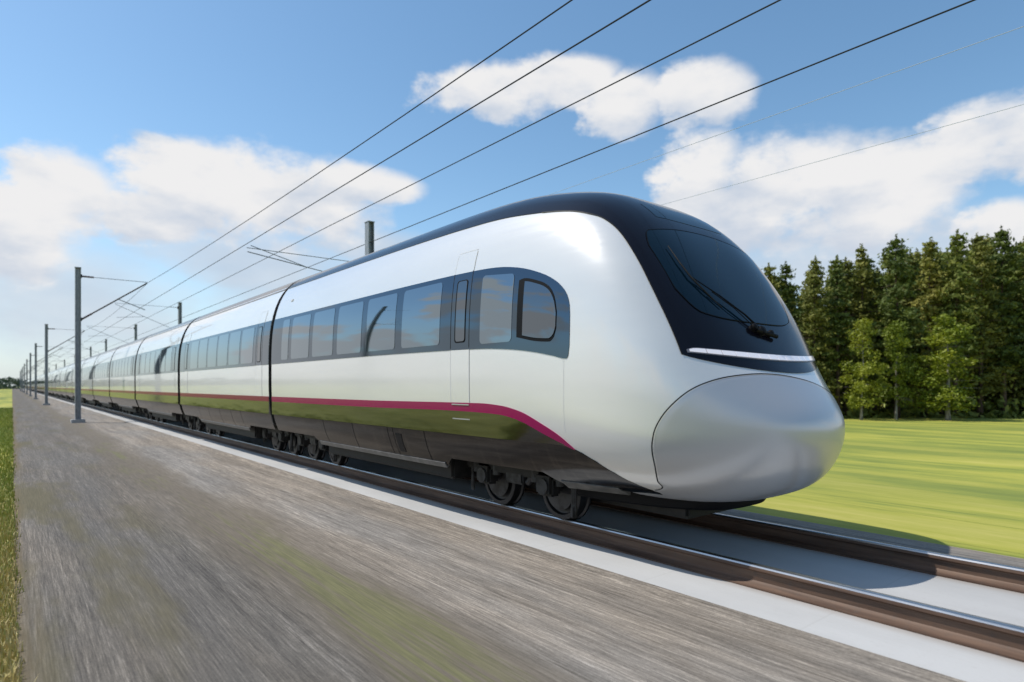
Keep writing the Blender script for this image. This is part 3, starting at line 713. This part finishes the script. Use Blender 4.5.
bogie(4.77, 5.83, P); bogie(10.65, 11.70, P)

# ---- passenger carriages
PITCH = 8.45; C0 = 12.24; C1 = 20.47
CUT2 = [(C0-.2, 14.10), (18.60, C1+.2)]
FARSIDE = set()
def carriage(detail=True):
    b = MB(); st = [C0, C0+.02, C0+.05]+list(np.linspace(C0+.8, C1-.8, 6))+[C1-.05, C1-.02, C1]
    H = hull(st, 44, lambda s: .66)
    for i, k in ((0, .965), (1, .985), (len(st)-2, .985), (len(st)-1, .965)):
        H[i] = [(LC+(x-LC)*k, y, 1.9+(z-1.9)*k if z > 1 else z) for x, y, z in H[i]]
    ring_mesh(b, H[:3], 1, True, False); ring_mesh(b, H[2:-2], 0); ring_mesh(b, H[-3:], 1, False, True)
    body = b.build('passenger_carriage', ['white_paint', 'black_rubber'], train)
    mk = lambda mb, name, m, **k: mb.build(name, m, body, **k)
    E0, E1 = C0+.055, C1-.055
    AA = np.linspace(E0, E1, 12)
    def roofp(a, v): return cast((LC+1.155*v, a, 9), (0, 0, -1))
    b = MB(); patch(b, AA, lambda a: -1, lambda a: 1, roofp, .005, 16); mk(b, 'roof', 'navy_gloss')
    for sd in (-1, 1):
        fn = lambda a, z, sd=sd: side_pt(a, z, sd)
        b = MB(); patch(b, AA, lambda a: 1.836, lambda a: 2.697, fn, .005, 6); q1 = mk(b, 'window_band', 'band_glass')
        b = MB(); patch(b, AA, lambda a: 1.120, lambda a: 1.218, fn, .007, 2); q2 = mk(b, 'stripe', 'red_paint')
        b = MB(); skirt_patch(b, E0, E1, lambda a: 1.135, CUT2, sd); q3 = mk(b, 'skirt', 'skirt')
        b = MB(); upper_skirt(b, E0, E1, lambda a: 1.135, sd); q4 = mk(b, 'upper_skirt', 'upper_skirt')
        b = MB(); lip(b, 14.13, 18.57, sd); q5 = mk(b, 'skirt_lip', 'skirt_lip')
        if sd > 0: FARSIDE.update((q1.name, q2.name, q3.name, q4.name, q5.name))
    x0 = 13.30
    for i in range(6):
        b = MB(); patch(b, *rrect(x0+i*.98, x0+i*.98+.84, 1.90, 2.635, .05), side_pt, .0085, 4); mk(b, 'window', 'pane_glass')
    if detail:
        for d0 in (12.70, 19.43):
            door(d0, d0+.40, mk)
            b = MB(); patch(b, *rrect(d0+.08, d0+.31, 1.90, 2.62, .04), side_pt, .0085, 4); mk(b, 'door_window_frame', 'black_rubber')
            b = MB(); patch(b, *rrect(d0+.095, d0+.285, 1.915, 2.605, .035), side_pt, .012, 4); mk(b, 'door_window', 'cab_glass')
        mk(panel_lines((14.35, 15.15, 16.15, 17.25, 18.35), .50, .87, .875, E0, E1), 'panel_seam', 'seam_black')
    b = MB(); b.box((LC, 16.35, .41), (2.36, 4.4, .30), 0, .03); b.box((LC, 16.35, .38), (1.16, 8.0, .36), 0, .03); b.box((LC, 16.35, .62), (2.0, 7.7, .2), 0, .02); mk(b, 'underframe_shade_box', 'under_metal')  # includes a centre belly box added to block light beneath the carriage
    bogie(12.80, 13.85, mk); bogie(18.85, 19.90, mk)
    # gangway bellows closing the gap in front of the carriage
    b = MB(); H = hull([C0-.24, C0-.20, C0-.16, C0-.12, C0-.08, C0-.04, C0+.01], 40, lambda s: .62)
    for i, k in enumerate((.955, .93, .955, .93, .955, .93, .955)): H[i] = [(LC+(x-LC)*k, y, 1.9+(z-1.9)*(k-.005)) for x, y, z in H[i]]
    ring_mesh(b, H); mk(b, 'gangway_bellows', 'black_rubber')
    return body
c0 = carriage()
for k in range(1, 34):
    c = c0.copy(); col.objects.link(c); c.parent = train; c.location.y += PITCH*k
    for ch in list(c0.children):
        if k > 4 and ch.name in FARSIDE: continue
        if k > 9 and ch.name.split('.')[0] in ('door', 'door_window_frame', 'door_window', 'panel_seam', 'skirt_lip', 'underframe_shade_box'): continue
        if k > 16 and ch.name.split('.')[0] in ('window', 'wheelset'): continue
        d = ch.copy(); col.objects.link(d); d.parent = c

# ------------------------------------------------------------------ catenary masts
def mast(x, y, top, reach, side, strut_lo, stay_z, label, group, tip_z=None, hw=.11):
    t = empty('catenary_mast', (x, y, -.23), label=label, cat='mast', group=group)
    b = MB(); g = -.23
    # H section
    b.box((x-hw+.012, y, (top+g)/2), (.022, .24, top-g)); b.box((x+hw-.012, y, (top+g)/2), (.022, .24, top-g)); b.box((x, y, (top+g)/2), (2*hw-.046, .02, top-g-.01))
    b.build('post', 'galvanised', t, smooth=False)
    b = MB(); b.box((x, y, g+.06), (.52, .52, .20), 0, .02); b.build('footing', 'concrete', t, smooth=False)
    b = MB(); b.box((x, y, top+.012), (2*hw+.03, .27, .024), 0, .006); b.build('cap', 'galvanised', t, smooth=False)
    ex = x+side*reach; sx = x+side*hw; tz = tip_z or stay_z-.05; tr = .032 if side > 0 else .013; tm = 'wire' if side > 0 else 'galvanised'
    b = MB(); b.tube([(sx, y, stay_z), (ex, y, stay_z)], .013 if side > 0 else .010, 8); b.build('top_stay', 'galvanised', t)
    b = MB(); b.tube([(sx+side*.02, y, strut_lo), (ex-side*.02, y, tz)], tr, 10); b.build('strut', tm, t)
    b = MB(); b.tube([(x+side*(reach*.55), y, strut_lo+(tz-strut_lo)*.55), (ex-side*.1, y, strut_lo+.62)], .02 if side > 0 else .011, 8); b.build('steady_arm', 'galvanised', t)
    for (a0, z0, a1, z1) in ((sx+side*.02, stay_z, sx+side*.5, stay_z), (sx+side*.02, strut_lo, sx+side*.42, strut_lo+(tz-strut_lo)*.42/reach)):
        n = 9; b = MB(); prof = []; rad = []
        for i in range(n):
            f0 = (i+.1)/n; f1 = (i+.75)/n
            for f_, q_ in ((f0, tr*1.6), (f1, tr)): prof.append((a0+(a1-a0)*f_, y, z0+(z1-z0)*f_)); rad.append(q_)
        b.tube(prof, rad, 10); b.build('insulator', 'insulator', t)
    for z in (stay_z, strut_lo):
        b = MB(); b.box((sx+side*.014, y, z), (.05, .30, .14), 0, .01); b.build('bracket', 'wire', t, smooth=False)
    return t
ys_l = [33.8, 66.5, 97, 126, 156, 187, 218, 250, 282]
ordn = ['nearest']+[q+' nearest' for q in ('second', 'third', 'fourth', 'fifth', 'sixth', 'seventh', 'eighth', 'ninth', 'tenth')]
for i, y in enumerate(ys_l):
    lab = ('grey steel catenary mast on the gravel left of the train, '+ordn[i]+' in its row')
    mast(2.3, y, 6.72, 2.72, 1, 4.42, 6.36, lab, 'catenary masts left of the train', 6.32)
ys_r = [16.5, 42.5, 60, 81, 98, 124, 150, 180, 215, 250]
for i, y in enumerate(ys_r):
    top = 6.15 if i == 0 else 6.55
    lab = ('grey catenary mast beyond the train, '+ordn[i]+' of those rising above its roof')
    mast(8.05, y, top, 3.4, -1, top-1.75, top-(1.2 if i == 0 else .30), lab, 'catenary masts beyond the train', top-(1.3 if i == 0 else .36), hw=.09)
mast(-9.0, 34.9, 9.6, 2.2, -1, 7.0, 9.0, 'grey catenary mast in the meadow left of the path, mirrored in the train windows', None, 6.9)

# ------------------------------------------------------------------ overhead wires
def wire(x, knots, r, label, m='wire', group='overhead wires'):
    b = MB(); pts = []
    for (y0, z0, sag), (y1, z1, _) in zip(knots[:-1], knots[1:]):
        n = 14
        for k in range(n+(1 if (y1, z1) == tuple(knots[-1][:2]) else 0)):
            f = k/n; pts.append((x, y0+(y1-y0)*f, z0+(z1-z0)*f-sag*4*f*(1-f)))
    b.tube(pts, r, 6); b.build('overhead_wire', m, label=label, cat='wire', group=group)
L_ = [-24]+ys_l
wire(5.05, [(y, 6.36, .46 if i == 0 else .30) for i, y in enumerate(L_)], .010, 'highest black overhead wire, topmost of the four crossing the sky')
wire(5.10, [(y, 5.42, .03) for y in L_], .010, 'black contact wire, second from the top of those crossing the sky')
wire(6.90, [(y, 5.90, .02) for y in [-22]+ys_r], .010, 'black overhead wire, third from the top, passing between two clouds')
wire(8.02, [(y, 5.56, .0) for y in [-22]+ys_r], .010, 'lowest of the four black overhead wires, fixed to the masts beyond the train')
wire(10.6, [(-30, 6.25, .0), (60, 6.3, 0), (250, 6.3, 0)], .005, 'thin pale wire right of the four black ones', 'wire_pale')
wire(13.2, [(-30, 6.12, .0), (60, 6.2, 0), (250, 6.2, 0)], .005, 'faint pale wire lowest on the right, across the big cloud', 'wire_pale')

# ------------------------------------------------------------------ trees
def leafmesh(name, cen, nrm_out, size, m, jitter=.9, aspect=.55):
    """cloud of leaf clump faces (two triangles folded) at cen, roughly facing nrm_out"""
    n = len(cen); nr = nrm_out+rng.normal(0, jitter, (n, 3)); nr /= np.linalg.norm(nr, axis=1, keepdims=True)+1e-9
    t = np.cross(nr, rng.normal(0, 1, (n, 3))); t /= np.linalg.norm(t, axis=1, keepdims=True)+1e-9; bt_ = np.cross(nr, t)
    s = size[:, None]; a = t*s; c = bt_*s*aspect
    v = np.stack([cen-a, cen-c*rng.uniform(.6, 1.2, (n, 1))+a*rng.uniform(-.3, .3, (n, 1)), cen+a, cen+c*rng.uniform(.6, 1.2, (n, 1))+a*rng.uniform(-.3, .3, (n, 1))], 1).reshape(-1, 3)
    me = bpy.data.meshes.new(name); me.from_pydata(v.tolist(), [], np.arange(4*n).reshape(n, 4).tolist()); me.materials.append(MATS[m]); return me
def conifer(h, rad, bare, m, seed):
    g = np.random.default_rng(seed); cen = []; out = []; sz = []
    tiers = int((h-bare)/.42)
    for k in range(tiers):
        f = k/tiers; z = bare+(h-bare)*f; rr = rad*(1-f)**(.52+.05*(seed % 5))*(.7+.55*g.random())*(1 if f > .12 else .6+3*f)
        nb = g.integers(5, 8)
        for q in range(nb):
            if g.random() < .12: continue
            a = g.random()*2*math.pi; ln = rr*g.uniform(.6, 1.15)+.12
            m_ = int(10+ln*22)
            t = g.random(m_)**.65
            px = np.cos(a)*t*ln; py = np.sin(a)*t*ln; pz = z+t*ln*g.uniform(-.30, .12)+.0
            sp = .10+.26*t*(1-.35*t)*min(1, ln)
            cen.append(np.stack([px+g.normal(0, 1, m_)*sp, py+g.normal(0, 1, m_)*sp, pz+g.normal(0, 1, m_)*sp*.5], 1))
            out.append(np.tile([math.cos(a)*.5, math.sin(a)*.5, .8], (m_, 1))); sz.append(g.uniform(.10, .22, m_))
    t = g.random(50); cen.append(np.stack([g.normal(0, .05, 50), g.normal(0, .05, 50), h-1.0+t*1.15], 1)); out.append(np.tile([0, 0, 1.], (50, 1))); sz.append(g.uniform(.08, .15, 50))
    return leafmesh('crown', np.concatenate(cen), np.concatenate(out), np.concatenate(sz), m)
def broad(h, rad, bare, m, seed):
    g = np.random.default_rng(seed); cen = []; out = []; sz = []
    for k in range(46):
        f = g.random(); z = bare+(h-bare)*f; prof = math.sin(math.pi*min(1, .18+.80*f))**.7
        a = g.random()*6.283; d = rad*prof*g.uniform(.15, 1.0); c = np.array([math.cos(a)*d, math.sin(a)*d, z]); n = 130
        v = g.normal(0, 1, (n, 3)); v /= np.linalg.norm(v, axis=1, keepdims=True); cr_ = g.uniform(.35, .7)
        cen.append(c+v*cr_*g.uniform(.4, 1.05, (n, 1))*[1, 1, .75]); out.append(v*.6+[0, 0, .5]); sz.append(g.uniform(.045, .10, n))
    return leafmesh('crown', np.concatenate(cen), np.concatenate(out), np.concatenate(sz), m, .8, .7)
def trunk_mesh(h, r, m, limbs, seed):
    g = random.Random(seed); b = MB(); n = 8
    b.tube([(math.sin(i*1.3+seed)*.06*i/n, math.cos(i*1.7+seed)*.06*i/n, -.25+(h+.2)*i/n) for i in range(n+1)], [r*(1-.92*i/n)*(1.35 if i == 0 else 1) for i in range(n+1)], 9)
    for k in range(limbs):
        z = h*g.uniform(.22, .85); a = g.random()*6.28; l = (1-z/h)*h*.16+.5; b.tube([(0, 0, z), (math.cos(a)*l*.5, math.sin(a)*l*.5, z+.08), (math.cos(a)*l, math.sin(a)*l, z+.05)], [r*.22, r*.14, r*.05], 5)
    me = bpy.data.meshes.new('trunk'); me.from_pydata(b.v, [], b.f); me.materials.append(MATS[m]); me.polygons.foreach_set('use_smooth', [True]*len(b.f)); return me
CON = []
for i in range(8):
    h = 14.5; CON.append((conifer(h, 2.0+.2*(i % 3), (2.2, 3.6, 1.6, 4.6, 2.6, 3.2, 1.2, 5.2)[i], 'needles' if i % 2 else 'needles_warm', 100+i), trunk_mesh(h, .20, 'bark', 16, i)))
BRD = []
for i in range(3): BRD.append((broad(6.6, 1.15, .9, 'leaves', 200+i), trunk_mesh(6.0, .10, 'pale_bark', 12, 20+i)))
def cam2w(xc, z): return xc*math.cos(THETA)+z*math.sin(THETA), z*math.cos(THETA)-xc*math.sin(THETA)
def tree(kind, px, z, top_py, var, rz, label, group, gz=-1.0, wide=1.0):
    x, y = cam2w((px-512)*z/F, z); h = (386-top_py)*z/F+EYE-gz
    cm, tm = (CON if kind == 'conifer' else BRD)[var]; k = h/(14.7 if kind == 'conifer' else 6.8)
    t = empty({'conifer': 'conifer_tree', 'broadleaf': 'broadleaf_tree'}[kind], (x, y, gz), label=label, cat='tree', group=group)
    for nm, me in (('trunk', tm), ('crown', cm)):
        o = bpy.data.objects.new(nm, me); col.objects.link(o); o.parent = t
    t.rotation_euler = (R(random.uniform(-1.5, 1.5)), R(random.uniform(-1.5, 1.5)), rz); t.scale = (k*wide, k*wide, k)
    return t
def skyline(px): return float(np.interp(px, [600, 700, 770, 812, 840, 862, 900, 930, 955, 1005, 1060, 1150], [290, 280, 268, 258, 255, 246, 240, 236, 231, 226, 222, 218]))
gF = 'packed conifers of the forest beyond the meadow'
front = [(772, 262), (790, 260), (812, 256), (838, 254), (864, 243), (897, 234), (925, 237), (955, 229), (980, 240), (1004, 224), (1032, 232), (1060, 222), (1090, 230), (1120, 220), (1150, 226), (742, 268), (715, 272), (690, 276)]
for i, (px, py) in enumerate(front):
    tree('conifer', px, 47+random.uniform(-.5, 2.2), py, i % 8, random.uniform(0, 6.28),
         ('dark green conifer on the forest edge skyline, '+('first', 'second', 'third', 'fourth', 'fifth', 'sixth', 'seventh', 'eighth', 'ninth', 'tenth')[i]+' to the right of the train nose') if i < 10 else 'dark green conifer in the front row of the forest, hidden or out at the side', gF, wide=random.uniform(.85, 1.05))
for r_ in range(1, 7):
    z = 47+r_*3.0; px = 670+r_*9
    while px < 1170:
        tree('conifer', px, z+random.uniform(-1, 1), skyline(px)+random.uniform(3, 34), random.randrange(8), random.uniform(0, 6.28),
             'dark conifer packed deep in the forest behind the front rows', gF+', rear rows', wide=random.uniform(.95, 1.2))
        px += random.uniform(24, 38)*47/z*1.12
for px, z, py, v, lab, wd in ((861, 44.0, 318, 0, 'bright yellow-green broadleaf tree at the forest foot, leftmost of three, nearest the nose', .95),
                              (896, 44.6, 322, 1, 'bright green broadleaf tree at the forest foot, middle of the three sunlit ones', 1.0),
                              (948, 43.4, 314, 2, 'sunlit green broadleaf tree at the forest foot, rightmost and widest of three', 1.5)):
    tree('broadleaf', px, z, py, v, v*2.1, lab, 'sunlit broadleaf trees before the conifers', wide=wd)
# low undergrowth along the wood's foot
g = np.random.default_rng(5); n = 5200
pz = 45.8+g.random(n)*9; pxx = 640+g.random(n)*560; xc = (pxx-512)*pz/F
X = xc*math.cos(THETA)+pz*math.sin(THETA); Y = pz*math.cos(THETA)-xc*math.sin(THETA)
me = leafmesh('undergrowth', np.stack([X, Y, -1.0+g.random(n)**2*1.5], 1), np.tile([0, -.4, .7], (n, 1)), g.uniform(.15, .4, n), 'needles')
tag(bpy.data.objects.new('undergrowth', me), label='dark shrubby undergrowth along the foot of the forest', cat='undergrowth', kind='stuff'); col.objects.link(bpy.data.objects['undergrowth'])
# far woodland on the horizon all round
cen = []; sz = []
for k in range(2400):
    a = g.random()*6.283; rr = g.uniform(420, 560)
    if 0 < a < 0: continue
    x, y = math.sin(a)*rr, math.cos(a)*rr; h = g.uniform(4.5, 7.0); m_ = 30
    cen.append(np.stack([x+g.normal(0, 3.2, m_), y+g.normal(0, 3.2, m_), -.5+h*g.random(m_)**.9], 1)); sz.append(g.uniform(.6, 1.5, m_))
cen = np.concatenate(cen); me = leafmesh('distant_woodland', cen, np.tile([0, 0, .8], (len(cen), 1)), np.concatenate(sz), 'leaves_far', .9, .8)
tag(bpy.data.objects.new('distant_woodland', me), label='low dark line of woodland on the horizon', cat='woodland', kind='stuff'); col.objects.link(bpy.data.objects['distant_woodland'])

# ------------------------------------------------------------------ grass blades
def blades(name, xy, gz, hgt, wid, tint, label, lean=.5):
    n = len(xy); a = rng.random(n)*6.283; la = rng.random(n)*6.283; ln = hgt*lean*rng.random(n)
    d = np.stack([np.cos(a), np.sin(a), np.zeros(n)], 1)*wid[:, None]; l = np.stack([np.cos(la)*ln, np.sin(la)*ln, np.zeros(n)], 1)
    p0 = np.stack([xy[:, 0], xy[:, 1], gz], 1); pm = p0+l*.35+np.stack([0*a, 0*a, hgt*.6], 1); pt = p0+l+np.stack([0*a, 0*a, hgt*(1-.25*rng.random(n))], 1)
    v = np.stack([p0-d, p0+d, pm+d*.7, pm-d*.7, pt], 1).reshape(-1, 3); i = np.arange(n)*5
    f = np.concatenate([np.stack([i, i+1, i+2, i+3], 1).astype(object).tolist(), ]) if False else None
    faces = [(k, k+1, k+2, k+3) for k in i.tolist()]+[(k+3, k+2, k+4) for k in i.tolist()]
    me = bpy.data.meshes.new(name); me.from_pydata(v.tolist(), [], faces); me.materials.append(MATS['blade'])
    at = me.attributes.new('tint', 'FLOAT', 'POINT'); at.data.foreach_set('value', np.repeat(tint, 5).astype(np.float32))
    o = bpy.data.objects.new(name, me); col.objects.link(o); return tag(o, label=label, cat='grass', kind='stuff')
n = 60000; y = 2.0+rng.random(n)**2.2*58; x = .01-rng.random(n)**1.4*np.minimum(4.0, .6+y*.16)+rng.normal(0, .03, n)
dry = np.clip(1-(y-4)/10, 0, 1)*np.clip(1.1+x*.7, .3, 1)
blades('verge_grass', np.stack([x, y], 1), np.full(n, -.27), rng.uniform(.04, .16, n)*np.clip(.7-x*.35, .5, 1.1), .003+.0006*y*rng.random(n)*.5+.002, np.clip(rng.normal(.40, .14, n)+dry*.5, 0, 1), 'green and straw grass growing along the left edge of the gravel')
